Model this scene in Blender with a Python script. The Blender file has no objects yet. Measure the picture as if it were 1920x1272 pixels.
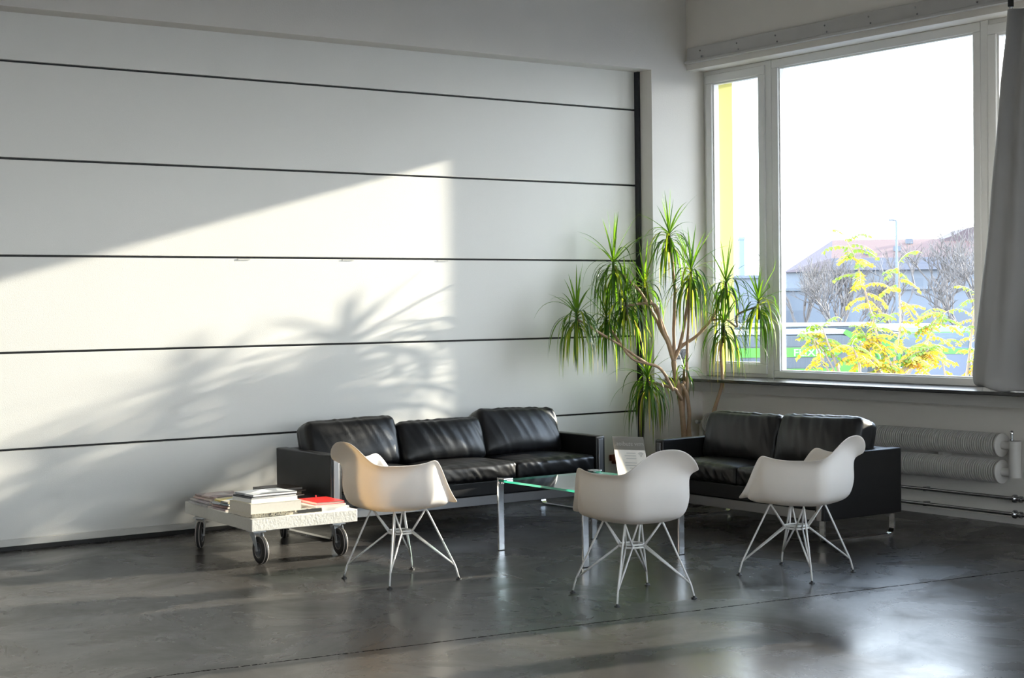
import bpy, math, random
from mathutils import Vector, Matrix, noise
C = bpy.context.scene.collection
PI = math.pi
random.seed(7)

# ------------------------------------------------------------------ helpers
def tag(o, label=None, cat=None, group=None, kind=None):
    if label: o['label'] = label
    if cat: o['category'] = cat
    if group: o['group'] = group
    if kind: o['kind'] = kind
    return o

def thing(name, label, cat, loc=(0, 0, 0), rz=0.0, group=None):
    o = bpy.data.objects.new(name, None)
    C.objects.link(o)
    o.empty_display_size = 0.1
    o.location = loc
    o.rotation_euler = (0, 0, rz)
    return tag(o, label, cat, group)

class MB:
    """collects shapes for ONE mesh object"""
    def __init__(s):
        s.v = []; s.f = []; s.m = []; s.c = []; s.M = None
    def add(s, v, f, mi=0, col=None):
        b = len(s.v)
        for q in v:
            q = Vector(q)
            s.v.append(s.M @ q if s.M else q)
        for q in f:
            s.f.append([b + i for i in q]); s.m.append(mi); s.c.append(col)
        return s
    def box(s, x0, y0, z0, x1, y1, z1, mi=0):
        v = [(x, y, z) for z in (z0, z1) for y in (y0, y1) for x in (x0, x1)]
        return s.add(v, [(0, 2, 3, 1), (4, 5, 7, 6), (0, 1, 5, 4), (2, 6, 7, 3), (0, 4, 6, 2), (1, 3, 7, 5)], mi)
    def hexa(s, b4, t4, mi=0):
        return s.add(list(b4) + list(t4), [(3, 2, 1, 0), (4, 5, 6, 7), (0, 1, 5, 4), (1, 2, 6, 5), (2, 3, 7, 6), (3, 0, 4, 7)], mi)
    def prism(s, poly, axis, a, b, mi=0):
        """polygon in the two other axes, extruded along axis from a to b"""
        def P(q, t):
            if axis == 0: return (t, q[0], q[1])
            if axis == 1: return (q[0], t, q[1])
            return (q[0], q[1], t)
        n = len(poly)
        v = [P(q, a) for q in poly] + [P(q, b) for q in poly]
        f = [list(range(n))[::-1], list(range(n, 2 * n))] + [(i, (i + 1) % n, n + (i + 1) % n, n + i) for i in range(n)]
        return s.add(v, f, mi)
    def tube(s, pts, r, n=8, mi=0, cap=True, closed=False, col=None):
        pts = [Vector(p) for p in pts]
        if not hasattr(r, '__len__'): r = [r] * len(pts)
        L = len(pts); v = []
        t0 = (pts[1] - pts[0]).normalized()
        up = Vector((0, 0, 1)) if abs(t0.z) < 0.9 else Vector((1, 0, 0))
        nrm = t0.cross(up).normalized()
        for i, p in enumerate(pts):
            if closed: t = pts[(i + 1) % L] - pts[i - 1]
            else: t = pts[min(i + 1, L - 1)] - pts[max(i - 1, 0)]
            t = t.normalized() if t.length > 1e-9 else t0
            nrm = (nrm - t * nrm.dot(t))
            nrm = nrm.normalized() if nrm.length > 1e-6 else t.orthogonal().normalized()
            bn = t.cross(nrm)
            for k in range(n):
                a = 2 * PI * k / n
                v.append(p + (nrm * math.cos(a) + bn * math.sin(a)) * r[i])
        f = []
        for i in range(L if closed else L - 1):
            j = (i + 1) % L
            for k in range(n):
                k2 = (k + 1) % n
                f.append((i * n + k, i * n + k2, j * n + k2, j * n + k))
        if cap and not closed:
            f.append(list(range(n))[::-1]); f.append([(L - 1) * n + k for k in range(n)])
        return s.add(v, f, mi, col)
    def lathe(s, prof, o=(0, 0, 0), ax=(0, 0, 1), n=24, mi=0):
        """profile (radius, height) turned about ax through o"""
        ax = Vector(ax).normalized(); o = Vector(o)
        e1 = ax.orthogonal().normalized(); e2 = ax.cross(e1)
        v = []; f = []
        for r, h in prof:
            for k in range(n):
                a = 2 * PI * k / n
                v.append(o + ax * h + (e1 * math.cos(a) + e2 * math.sin(a)) * max(r, 1e-4))
        for i in range(len(prof) - 1):
            for k in range(n):
                k2 = (k + 1) % n
                f.append((i * n + k, i * n + k2, (i + 1) * n + k2, (i + 1) * n + k))
        return s.add(v, f, mi)
    def strip(s, pts, w, th, side, mi=0):
        """flat bar swept along pts: width w along 'side', thickness th"""
        pts = [Vector(p) for p in pts]; side = Vector(side).normalized()
        v = []; L = len(pts)
        for i, p in enumerate(pts):
            t = (pts[min(i + 1, L - 1)] - pts[max(i - 1, 0)]).normalized()
            n_ = t.cross(side).normalized()
            for a, b in ((-1, -1), (1, -1), (1, 1), (-1, 1)):
                v.append(p + side * a * w / 2 + n_ * b * th / 2)
        f = [(0, 1, 2, 3)[::-1], tuple((L - 1) * 4 + k for k in range(4))]
        for i in range(L - 1):
            for k in range(4):
                k2 = (k + 1) % 4
                f.append((i * 4 + k, i * 4 + k2, i * 4 + 4 + k2, i * 4 + 4 + k))
        return s.add(v, f, mi)
    def grid(s, fn, nu, nv, mi=0, wrap_u=False):
        v = [fn(i / (nu if wrap_u else nu - 1), j / (nv - 1)) for j in range(nv) for i in range(nu)]
        f = []
        for j in range(nv - 1):
            for i in range(nu if wrap_u else nu - 1):
                i2 = (i + 1) % nu
                f.append((j * nu + i, j * nu + i2, (j + 1) * nu + i2, (j + 1) * nu + i))
        return s.add(v, f, mi)
    def build(s, name, mats, parent=None, smooth=False, bevel=0, seg=2, fixn=True, auto=None, colattr=False):
        me = bpy.data.meshes.new(name)
        me.from_pydata([tuple(q) for q in s.v], [], s.f)
        if not hasattr(mats, '__len__'): mats = [mats]
        for m in mats: me.materials.append(m)
        if len(mats) > 1: me.polygons.foreach_set('material_index', s.m)
        if smooth: me.polygons.foreach_set('use_smooth', [True] * len(me.polygons))
        if colattr:
            ca = me.color_attributes.new('Col', 'FLOAT_COLOR', 'CORNER')
            for p in me.polygons:
                c = s.c[p.index] or (1, 1, 1)
                for li in p.loop_indices: ca.data[li].color = (c[0], c[1], c[2], 1)
        me.update()
        if fixn:
            import bmesh
            bm = bmesh.new(); bm.from_mesh(me)
            bmesh.ops.recalc_face_normals(bm, faces=bm.faces)
            bm.to_mesh(me); bm.free()
        if auto is not None:
            me.polygons.foreach_set('use_smooth', [True] * len(me.polygons))
            me.set_sharp_from_angle(angle=math.radians(auto))
        o = bpy.data.objects.new(name, me)
        C.objects.link(o)
        if parent: o.parent = parent
        if bevel:
            b = o.modifiers.new('bevel', 'BEVEL'); b.width = bevel; b.segments = seg; b.limit_method = 'ANGLE'
            b.angle_limit = math.radians(40); b.harden_normals = False
            me.polygons.foreach_set('use_smooth', [True] * len(me.polygons))
            me.set_sharp_from_angle(angle=math.radians(60))
        return o

def copy_tree(o, parent=None):
    c = o.copy(); C.objects.link(c)
    if parent: c.parent = parent
    for ch in [k for k in bpy.data.objects if k.parent == o and k != c]:
        copy_tree(ch, c)
    return c

def fillet(pts, rad, n=5):
    """round the corners of a polyline"""
    pts = [Vector(p) for p in pts]; out = [pts[0]]
    for i in range(1, len(pts) - 1):
        a, b, c = pts[i - 1], pts[i], pts[i + 1]
        d1 = (a - b); d2 = (c - b)
        r = min(rad, d1.length * .45, d2.length * .45)
        p1 = b + d1.normalized() * r; p2 = b + d2.normalized() * r
        for k in range(n + 1):
            t = k / n
            out.append(p1 * (1 - t) ** 2 + b * 2 * t * (1 - t) + p2 * t * t)
    out.append(pts[-1]); return out

def catmull(P, t, closed=False):
    n = len(P)
    if closed:
        t = (t % 1.0) * n; i = int(t); u = t - i; g = lambda k: P[k % n]
    else:
        t = min(max(t, 0), 1) * (n - 1); i = min(int(t), n - 2); u = t - i; g = lambda k: P[min(max(k, 0), n - 1)]
    p0, p1, p2, p3 = g(i - 1), g(i), g(i + 1), g(i + 2)
    return [0.5 * (2 * b + (c - a) * u + (2 * a - 5 * b + 4 * c - d) * u * u + (3 * b - a - 3 * c + d) * u ** 3) for a, b, c, d in zip(p0, p1, p2, p3)]

def text_mesh(name, s, size, mat, parent, M, ext=0.001, align='LEFT', sx=1.0):
    cu = bpy.data.curves.new('lettering', 'FONT'); cu.body = s; cu.size = size; cu.extrude = ext; cu.align_x = align
    cu.resolution_u = 3; cu.offset = size * 0.012
    t = bpy.data.objects.new('lettering', cu); C.objects.link(t)
    bpy.context.view_layer.update()
    me = bpy.data.meshes.new_from_object(t.evaluated_get(bpy.context.evaluated_depsgraph_get()))
    bpy.data.objects.remove(t)
    me.materials.clear(); me.materials.append(mat)
    me.transform(M @ Matrix.Diagonal((sx, 1, 1, 1)))
    o = bpy.data.objects.new(name, me); C.objects.link(o); o.parent = parent
    return o

# ------------------------------------------------------------------ materials
def new_mat(name):
    m = bpy.data.materials.new(name); m.use_nodes = True
    nt = m.node_tree
    return m, nt, nt.nodes['Principled BSDF'], nt.nodes['Material Output']

def mat(name, col, rough=.5, metal=0, spec=.5, var=0, vscale=8, bump=0, bscale=60, bstretch=(1, 1, 1), coat=0, emit=0):
    m, nt, b, out = new_mat(name)
    N = nt.nodes; L = nt.links
    b.inputs['Base Color'].default_value = (*col, 1)
    b.inputs['Roughness'].default_value = rough
    b.inputs['Metallic'].default_value = metal
    b.inputs['Specular IOR Level'].default_value = spec
    b.inputs['Coat Weight'].default_value = coat
    tc = N.new('ShaderNodeTexCoord')
    nz = N.new('ShaderNodeTexNoise'); nz.inputs['Scale'].default_value = vscale; nz.inputs['Detail'].default_value = 5
    L.new(tc.outputs['Object'], nz.inputs['Vector'])
    rp = N.new('ShaderNodeMapRange'); rp.inputs[3].default_value = 1 - max(var, .02); rp.inputs[4].default_value = 1 + max(var, .02)
    L.new(nz.outputs['Fac'], rp.inputs[0])
    mx = N.new('ShaderNodeVectorMath'); mx.operation = 'SCALE'; mx.inputs[0].default_value = col
    L.new(rp.outputs[0], mx.inputs['Scale']); L.new(mx.outputs[0], b.inputs['Base Color'])
    if bump:
        mp = N.new('ShaderNodeMapping'); mp.inputs['Scale'].default_value = bstretch
        L.new(tc.outputs['Object'], mp.inputs[0])
        n2 = N.new('ShaderNodeTexNoise'); n2.inputs['Scale'].default_value = bscale; n2.inputs['Detail'].default_value = 3
        L.new(mp.outputs[0], n2.inputs['Vector'])
        bp = N.new('ShaderNodeBump'); bp.inputs['Strength'].default_value = bump; bp.inputs['Distance'].default_value = .01
        L.new(n2.outputs['Fac'], bp.inputs['Height']); L.new(bp.outputs[0], b.inputs['Normal'])
    return m

def glass_mat(name, tint, ior=1.45, boost=1.0):
    m, nt, b, out = new_mat(name); N = nt.nodes; L = nt.links
    N.remove(b)
    tr = N.new('ShaderNodeBsdfTransparent'); tr.inputs[0].default_value = (*tint, 1)
    gl = N.new('ShaderNodeBsdfGlossy'); gl.inputs['Roughness'].default_value = 0.0
    fr = N.new('ShaderNodeFresnel'); fr.inputs[0].default_value = ior
    mu = N.new('ShaderNodeMath'); mu.operation = 'MULTIPLY'; mu.inputs[1].default_value = boost; mu.use_clamp = True
    ge = N.new('ShaderNodeNewGeometry'); fb = N.new('ShaderNodeMath'); fb.operation = 'SUBTRACT'; fb.inputs[0].default_value = 1.0
    L.new(ge.outputs['Backfacing'], fb.inputs[1])          # the far side of a thin pane adds nothing
    m2 = N.new('ShaderNodeMath'); m2.operation = 'MULTIPLY'; L.new(fr.outputs[0], m2.inputs[0]); L.new(fb.outputs[0], m2.inputs[1])
    L.new(m2.outputs[0], mu.inputs[0])
    mx = N.new('ShaderNodeMixShader')
    L.new(mu.outputs[0], mx.inputs[0]); L.new(tr.outputs[0], mx.inputs[1]); L.new(gl.outputs[0], mx.inputs[2])
    L.new(mx.outputs[0], out.inputs[0])
    return m

def trans_mat(name, col, tcol, fac, rough=.4, use_col=False, var=0.1):
    """diffuse/gloss surface that also lets light glow through (plastic shell, leaf, paper, cloth)"""
    m, nt, b, out = new_mat(name); N = nt.nodes; L = nt.links
    b.inputs['Roughness'].default_value = rough
    tl = N.new('ShaderNodeBsdfTranslucent')
    mx = N.new('ShaderNodeMixShader'); mx.inputs[0].default_value = fac
    L.new(b.outputs[0], mx.inputs[1]); L.new(tl.outputs[0], mx.inputs[2]); L.new(mx.outputs[0], out.inputs[0])
    if use_col:
        at = N.new('ShaderNodeAttribute'); at.attribute_name = 'Col'
        for c, tgt in ((col, b.inputs['Base Color']), (tcol, tl.inputs[0])):
            k = N.new('ShaderNodeVectorMath'); k.operation = 'MULTIPLY'; k.inputs[1].default_value = c
            L.new(at.outputs['Color'], k.inputs[0]); L.new(k.outputs[0], tgt)
    else:
        tc = N.new('ShaderNodeTexCoord'); nz = N.new('ShaderNodeTexNoise'); nz.inputs['Scale'].default_value = 6
        L.new(tc.outputs['Object'], nz.inputs['Vector'])
        rp = N.new('ShaderNodeMapRange'); rp.inputs[3].default_value = 1 - var; rp.inputs[4].default_value = 1 + var
        L.new(nz.outputs['Fac'], rp.inputs[0])
        for c, tgt in ((col, b.inputs['Base Color']), (tcol, tl.inputs[0])):
            k = N.new('ShaderNodeVectorMath'); k.operation = 'SCALE'; k.inputs[0].default_value = c
            L.new(rp.outputs[0], k.inputs['Scale']); L.new(k.outputs[0], tgt)
    return m

def floor_material():
    m, nt, b, out = new_mat('dark_polished_screed'); N = nt.nodes; L = nt.links
    tc = N.new('ShaderNodeTexCoord')
    def nz(scale, det, dist=0):
        n = N.new('ShaderNodeTexNoise'); n.inputs['Scale'].default_value = scale; n.inputs['Detail'].default_value = det
        n.inputs['Distortion'].default_value = dist; n.inputs['Roughness'].default_value = .65
        L.new(tc.outputs['Object'], n.inputs['Vector']); return n
    def mr(src, a, b_, c, d):
        r = N.new('ShaderNodeMapRange'); r.inputs[1].default_value = a; r.inputs[2].default_value = b_
        r.inputs[3].default_value = c; r.inputs[4].default_value = d; L.new(src, r.inputs[0]); return r.outputs[0]
    n1 = nz(1.1, 7, .3); n2 = nz(7, 6, .2)
    a = N.new('ShaderNodeMath'); a.operation = 'MULTIPLY_ADD'; a.inputs[1].default_value = .3
    L.new(n2.outputs['Fac'], a.inputs[0]); L.new(n1.outputs['Fac'], a.inputs[2])
    val = mr(a.outputs[0], .35, 1.0, FLOOR_DARK, FLOOR_LIGHT)
    # saw-cut joint across the room with pale specks in it
    sx = N.new('ShaderNodeSeparateXYZ'); L.new(tc.outputs['Object'], sx.inputs[0])
    k = N.new('ShaderNodeMath'); k.operation = 'MULTIPLY_ADD'; k.inputs[1].default_value = .1236; k.inputs[2].default_value = 4.7245
    L.new(sx.outputs[0], k.inputs[0])
    y = N.new('ShaderNodeMath'); y.operation = 'ADD'; L.new(sx.outputs[1], y.inputs[0]); L.new(k.outputs[0], y.inputs[1])
    n3 = nz(9, 4); j = N.new('ShaderNodeMath'); j.operation = 'MULTIPLY_ADD'; j.inputs[1].default_value = .03; j.inputs[2].default_value = -.015
    L.new(n3.outputs['Fac'], j.inputs[0])
    y2 = N.new('ShaderNodeMath'); y2.operation = 'ADD'; L.new(y.outputs[0], y2.inputs[0]); L.new(j.outputs[0], y2.inputs[1])
    ab = N.new('ShaderNodeMath'); ab.operation = 'ABSOLUTE'; L.new(y2.outputs[0], ab.inputs[0])
    joint = mr(ab.outputs[0], .005, .013, 1, 0)
    n4 = nz(40, 2); speck = mr(n4.outputs['Fac'], .52, .66, .006, .30)
    mx = N.new('ShaderNodeMix'); mx.data_type = 'FLOAT'
    L.new(joint, mx.inputs[0]); L.new(val, mx.inputs[2]); L.new(speck, mx.inputs[3])
    cm = N.new('ShaderNodeCombineColor')
    for i, s in enumerate((1.08, 1.0, .93)):
        q = N.new('ShaderNodeMath'); q.operation = 'MULTIPLY'; q.inputs[1].default_value = s
        L.new(mx.outputs[0], q.inputs[0]); L.new(q.outputs[0], cm.inputs[i])
    L.new(cm.outputs[0], b.inputs['Base Color'])
    n5 = nz(1.4, 8, .6)
    L.new(mr(n5.outputs['Fac'], .28, .74, .14, .42), b.inputs['Roughness'])
    sp = N.new('ShaderNodeMapRange'); sp.inputs[3].default_value = .27; sp.inputs[4].default_value = 0.0
    L.new(joint, sp.inputs[0]); L.new(sp.outputs[0], b.inputs['Specular IOR Level'])
    bp = N.new('ShaderNodeBump'); bp.inputs['Strength'].default_value = .06; bp.inputs['Distance'].default_value = .004
    n6 = nz(30, 5); L.new(n6.outputs['Fac'], bp.inputs['Height']); L.new(bp.outputs[0], b.inputs['Normal'])
    return m

def leather_material():
    m, nt, b, out = new_mat('black_leather'); N = nt.nodes; L = nt.links
    b.inputs['Base Color'].default_value = (.007, .007, .008, 1)
    b.inputs['Specular IOR Level'].default_value = .45
    tc = N.new('ShaderNodeTexCoord')
    n = N.new('ShaderNodeTexNoise'); n.inputs['Scale'].default_value = 5; n.inputs['Detail'].default_value = 4
    L.new(tc.outputs['Object'], n.inputs['Vector'])
    r = N.new('ShaderNodeMapRange'); r.inputs[3].default_value = .26; r.inputs[4].default_value = .48
    L.new(n.outputs['Fac'], r.inputs[0]); L.new(r.outputs[0], b.inputs['Roughness'])
    v = N.new('ShaderNodeTexVoronoi'); v.inputs['Scale'].default_value = 260
    L.new(tc.outputs['Object'], v.inputs['Vector'])
    bp = N.new('ShaderNodeBump'); bp.inputs['Strength'].default_value = .12; bp.inputs['Distance'].default_value = .002
    L.new(v.outputs['Distance'], bp.inputs['Height']); L.new(bp.outputs[0], b.inputs['Normal'])
    return m

FLOOR_DARK, FLOOR_LIGHT = .012, .082
M = {}
M['floor'] = floor_material()
M['plaster'] = mat('warm_white_plaster', (.74, .71, .665), .85, var=.03, vscale=3, bump=.12, bscale=90)
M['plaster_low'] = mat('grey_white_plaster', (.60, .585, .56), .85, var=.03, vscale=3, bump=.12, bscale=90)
M['panel'] = mat('embossed_door_panel', (.76, .75, .715), .55, var=.015, vscale=2, bump=.10, bscale=170)
M['rail'] = mat('pale_grey_rail', (.60, .59, .56), .5)
M['gap'] = mat('black_rubber_gap', (.012, .012, .012), .6)
M['gasket'] = mat('black_door_gasket', (.02, .022, .03), .5)
M['frame'] = mat('white_window_paint', (.78, .78, .77), .35)
M['beam'] = mat('grey_painted_steel', (.50, .49, .48), .6, var=.05, vscale=12)
M['stone'] = mat('dark_slate_sill', (.03, .03, .032), .18, var=.3, vscale=30)
M['glass'] = glass_mat('window_glass', (.985, .995, .99), 1.45, .8)
M['yellow'] = mat('yellow_facade_paint', (.42, .395, .11), .8)
M['facade'] = mat('pale_facade', (.6, .6, .58), .9)
M['chrome'] = mat('polished_chrome', (.72, .73, .75), .10, metal=1, bump=.02, bscale=30)
M['steel'] = mat('brushed_steel', (.34, .34, .35), .38, metal=1, bump=.03, bscale=80, bstretch=(1, 1, 12))
M['leather'] = leather_material()
M['shell'] = trans_mat('white_polypropylene', (.84, .83, .82), (1.0, .80, .54), .20, .38, var=.01)
M['wire'] = mat('white_coated_wire', (.74, .73, .71), .35)
M['glide'] = mat('black_plastic_glide', (.015, .015, .016), .45)
M['tglass'] = glass_mat('table_glass', (.80, .93, .88), 1.52, 1.35)
M['tedge'] = trans_mat('green_glass_edge', (.02, .26, .17), (.03, .40, .27), .3, .1)
M['deck'] = mat('chipped_white_paint', (.68, .665, .62), .6, var=.06, vscale=40, bump=.22, bscale=70)
M['zinc'] = mat('zinc_plate', (.50, .52, .54), .32, metal=.9)
M['tyre'] = mat('black_rubber_tyre', (.010, .010, .011), .6)
M['hub'] = mat('grey_wheel_hub', (.075, .082, .095), .35)
M['trim_ring'] = mat('pale_wheel_line', (.42, .38, .36), .4)
M['radiator'] = mat('white_radiator_enamel', (.62, .60, .57), .5)
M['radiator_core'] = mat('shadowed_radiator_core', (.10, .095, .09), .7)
M['darkpipe'] = mat('dark_steel_pipe', (.36, .36, .37), .22, metal=.9)
M['curtain'] = trans_mat('grey_curtain_cloth', (.40, .395, .39), (.2, .2, .21), .10, .9, var=.05)
M['black'] = mat('black_plastic', (.012, .012, .012), .35)
M['bark'] = mat('tan_stem_bark', (.40, .27, .17), .8, var=.3, vscale=25, bump=.3, bscale=80, bstretch=(1, 1, .3))
M['leaf'] = trans_mat('long_strap_leaf', (1, 1, 1), (3.0, 2.8, .8), .45, .32, use_col=True)
M['pot'] = mat('dark_plant_pot', (.03, .03, .03), .5)
M['soil'] = mat('potting_soil', (.03, .02, .015), .9)
M['acrylic'] = glass_mat('clear_acrylic', (.97, .97, .97), 1.45, 1.0)
M['paper'] = trans_mat('printed_paper', (.88, .85, .82), (1.0, .95, .88), .68, .6, var=.01)
M['greypaper'] = trans_mat('grey_printed_band', (.50, .50, .49), (.60, .59, .57), .5, .6, var=.01)
M['ink'] = trans_mat('grey_ink', (.62, .61, .60), (.72, .70, .67), .4, .6, var=.01)
M['whiteink'] = trans_mat('white_ink', (.95, .95, .95), (1.0, 1.0, 1.0), .4, .6, var=.01)
M['rust'] = mat('reddish_brown_latch', (.17, .035, .018), .6, var=.2)

# ------------------------------------------------------------------ camera, sun, sky
cam = bpy.data.cameras.new('camera'); co = bpy.data.objects.new('camera', cam); C.objects.link(co)
cam.sensor_width = 36; cam.sensor_fit = 'HORIZONTAL'; cam.lens = 3016.85 * 36 / 1920; cam.clip_end = 1000
yaw, pit, roll = 0.620914, 0.020792, -0.012176
fw = Vector((math.sin(yaw) * math.cos(pit), math.cos(yaw) * math.cos(pit), -math.sin(pit)))
r_ = Vector((math.cos(yaw), -math.sin(yaw), 0)); u_ = r_.cross(fw)
r2 = math.cos(roll) * r_ + math.sin(roll) * u_; u2 = -math.sin(roll) * r_ + math.cos(roll) * u_
CAM = Vector((-9.4052, -10.4973, 1.60))
co.matrix_world = Matrix(((r2.x, u2.x, -fw.x, CAM.x), (r2.y, u2.y, -fw.y, CAM.y), (r2.z, u2.z, -fw.z, CAM.z), (0, 0, 0, 1)))
bpy.context.scene.camera = co

SUN = Vector((-1, .130, -.2665)).normalized()
sl = bpy.data.lights.new('sun', 'SUN'); so = bpy.data.objects.new('sun', sl); C.objects.link(so)
sl.energy = 12.0; sl.color = (1.0, .92, .77); sl.angle = math.radians(.6)
so.rotation_euler = SUN.to_track_quat('-Z', 'Y').to_euler(); so.location = (20, -3, 8)

w = bpy.data.worlds.new('sky'); bpy.context.scene.world = w; w.use_nodes = True
nt = w.node_tree; bg = nt.nodes['Background']
tc = nt.nodes.new('ShaderNodeTexCoord'); sx = nt.nodes.new('ShaderNodeSeparateXYZ'); nt.links.new(tc.outputs['Generated'], sx.inputs[0])
cr = nt.nodes.new('ShaderNodeValToRGB'); nt.links.new(sx.outputs[2], cr.inputs[0])
cr.color_ramp.elements[0].position = 0.0; cr.color_ramp.elements[0].color = (.94, .975, 1.0, 1)
cr.color_ramp.elements[1].position = .6; cr.color_ramp.elements[1].color = (.54, .72, 1.0, 1)
e = cr.color_ramp.elements.new(.15); e.color = (.86, .93, 1.0, 1)
nt.links.new(cr.outputs[0], bg.inputs[0]); bg.inputs[1].default_value = 5.6

# ------------------------------------------------------------------ room shell
XL, YB, ZC = -12.5, -13.0, 4.9
def struct(name, mb, m, **k): return tag(mb.build(name, m, **k), kind='structure')
struct('floor', MB().box(XL, YB, -.2, .25, .45, 0), M['floor'])
struct('ceiling', MB().box(XL - .2, YB - .2, ZC, .55, .45, ZC + .2), M['plaster'])
mb = MB().box(-.4, 0, 0, .53, .45, ZC).box(XL, 0, 3.6, -.4, .45, ZC).box(XL, 0, 0, -9.6, .45, 3.6)
struct('wall_left', mb, M['plaster'])
mb = MB().box(XL - .2, YB - .2, 0, .55, YB, .9).box(XL - .2, YB - .2, 2.5, .55, YB, ZC).box(XL - .2, YB - .2, .9, -11.5, YB, 2.5).box(-1.0, YB - .2, .9, .55, YB, 2.5)
struct('wall_back', mb, M['plaster'])
struct('wall_far', MB().box(XL - .2, YB, 0, XL, .45, ZC), M['plaster'])
# window wall: niche below, apron, header, piers between the three bays
BAYS = [(0.0, -3.86), (-4.75, -8.6), (-9.4, -12.6)]
struct('wall_right', MB().box(.15, YB, 0, .53, 0, .94), M['plaster'])
mb = MB().box(0, YB, 3.62, .53, 0, ZC)
for y0, y1 in ((-3.86, -4.75), (-8.6, -9.4), (-12.6, YB)): mb.box(0, y1, .84, .53, y0, 3.62)
struct('wall_right', mb, M['plaster'])
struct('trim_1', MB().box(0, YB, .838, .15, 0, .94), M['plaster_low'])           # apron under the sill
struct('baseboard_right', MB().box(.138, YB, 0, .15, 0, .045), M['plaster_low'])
struct('trim_2', MB().box(-.28, YB, .94, .24, 0, .966), M['stone'], bevel=.004)  # dark stone sill
# painted steel channel over the window with screw heads
mb = MB().box(-.04, YB, 3.688, 0, -.05, 3.80).box(-.055, YB, 3.668, 0, -.03, 3.690)
struct('trim_3', mb, M['beam'], bevel=.003)
mb = MB()
for k in range(14):
    y = -.22 - k * .48 + (k % 3) * .03
    mb.lathe([(0, .006), (.006, .005), (.008, 0)], (-.04, y, 3.762), (-1, 0, 0), 8)
    mb.lathe([(0, .006), (.006, .005), (.008, 0)], (-.04, y - .02, 3.71), (-1, 0, 0), 8)
struct('trim_4', mb, M['darkpipe'])
# yellow painted outer reveal and an added, unseen roof overhang that trims the sun patch
struct('trim_5', MB().box(.30, 0.0, .9, .535, -.004, 3.62), M['yellow'])
struct('trim_6', MB().box(.53, YB, 3.97, 2.2, .45, 4.25), M['facade'])
struct('trim_7', MB().box(.42, YB, .90, .60, -.004, .955), M['zinc'])

# sectional door: five and a half tall panels with black joints
dr = bpy.data.objects.new('door_1', None); C.objects.link(dr); tag(dr, kind='structure')
MB().box(-9.6, .235, 0, -.38, .27, 3.62).build('backing', M['gap'], dr)
zs = [3.274 - .65 * i for i in range(6)]
edges = [3.64] + zs
for i in range(6):
    top, bot = edges[i], edges[i + 1]
    lo = bot + .0075 if i < 5 else .075
    MB().box(-9.59, .2, lo, -.425, .235, top - .0075 if i else top).build('panel', M['panel'], dr, bevel=.003)
MB().box(-9.59, .192, .028, -.425, .235, .075).build('bottom_rail', M['rail'], dr, bevel=.003)
MB().box(-.424, .150, 0, -.402, .235, 3.60).build('gasket', M['gasket'], dr)
MB().box(-9.59, .19, .0, -.425, .235, .028).build('rubber_seal', M['gap'], dr)
mb = MB()
for x in (-4.15, -3.28, -2.42):
    mb.box(x - .05, .196, 1.957, x + .05, .2, 1.967)
mb.build('hinge_clip', M['rail'], dr)
MB().prism([(-.748, .314), (-.748, .262), (-.722, .262), (-.722, .236), (-.64, .236), (-.64, .314)], 1, .165, .2).build('latch', M['rust'], dr, bevel=.004)

# windows
def frame_rect(mb, y0, y1, z0, z1, w_, x0, x1, wb=None):
    """rectangular frame, outer size given, members w_ wide"""
    wb = wb or w_
    mb.box(x0, y1, z0, x1, y0, z0 + wb); mb.box(x0, y1, z1 - w_, x1, y0, z1)
    mb.box(x0, y0 - w_, z0 + wb, x1, y0, z1 - w_); mb.box(x0, y1, z0 + wb, x1, y1 + w_, z1 - w_)

def window(n, ya, yb):
    t = bpy.data.objects.new('window_%d' % n, None); C.objects.link(t); tag(t, kind='structure')
    z0, z1 = .966, 3.62
    yc, yd = ya - .80, yb + .86
    mb = MB(); frame_rect(mb, ya, yb, z0, z1, .045, .20, .30)
    mb.box(.19, yc - .035, z0, .30, yc + .035, z1); mb.box(.19, yd - .035, z0, .30, yd + .035, z1)
    mb.build('window_frame', M['frame'], t, bevel=.004)
    # side casements
    for a, b in ((ya - .045, yc + .035), (yd - .035, yb + .045)):
        mb = MB(); frame_rect(mb, a, b, z0 + .03, z1 - .035, .075, .175, .26, .085)
        s = mb.build('casement_sash', M['frame'], t, bevel=.006)
        mb = MB(); frame_rect(mb, a - .075, b + .075, z0 + .115, z1 - .11, .014, .195, .25)
        mb.build('glazing_bead', M['frame'], s)
        MB().box(.235, b + .075, z0 + .115, .239, a - .075, z1 - .11).build('pane', M['glass'], s)
    hb = MB().tube(fillet([(.175, yd - .075, 1.72), (.12, yd - .075, 1.72), (.12, yd - .075, 1.90), (.175, yd - .075, 1.90)], .03), .011, 8)
    hb.build('handle', M['frame'], t, smooth=True)
    # fixed middle light
    mb = MB(); frame_rect(mb, yc - .037, yd + .037, z0 + .001, z1 - .001, .07, .19, .27, .058)
    f = mb.build('fixed_frame', M['frame'], t, bevel=.006)
    mb = MB(); frame_rect(mb, yc - .105, yd + .105, z0 + .058, z1 - .07, .012, .21, .25)
    mb.build('glazing_bead', M['frame'], f)
    MB().box(.24, yd + .105, z0 + .058, .244, yc - .105, z1 - .07).build('pane', M['glass'], f)
    return t
for i, (a, b) in enumerate(BAYS): window(i + 1, a, b)

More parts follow.
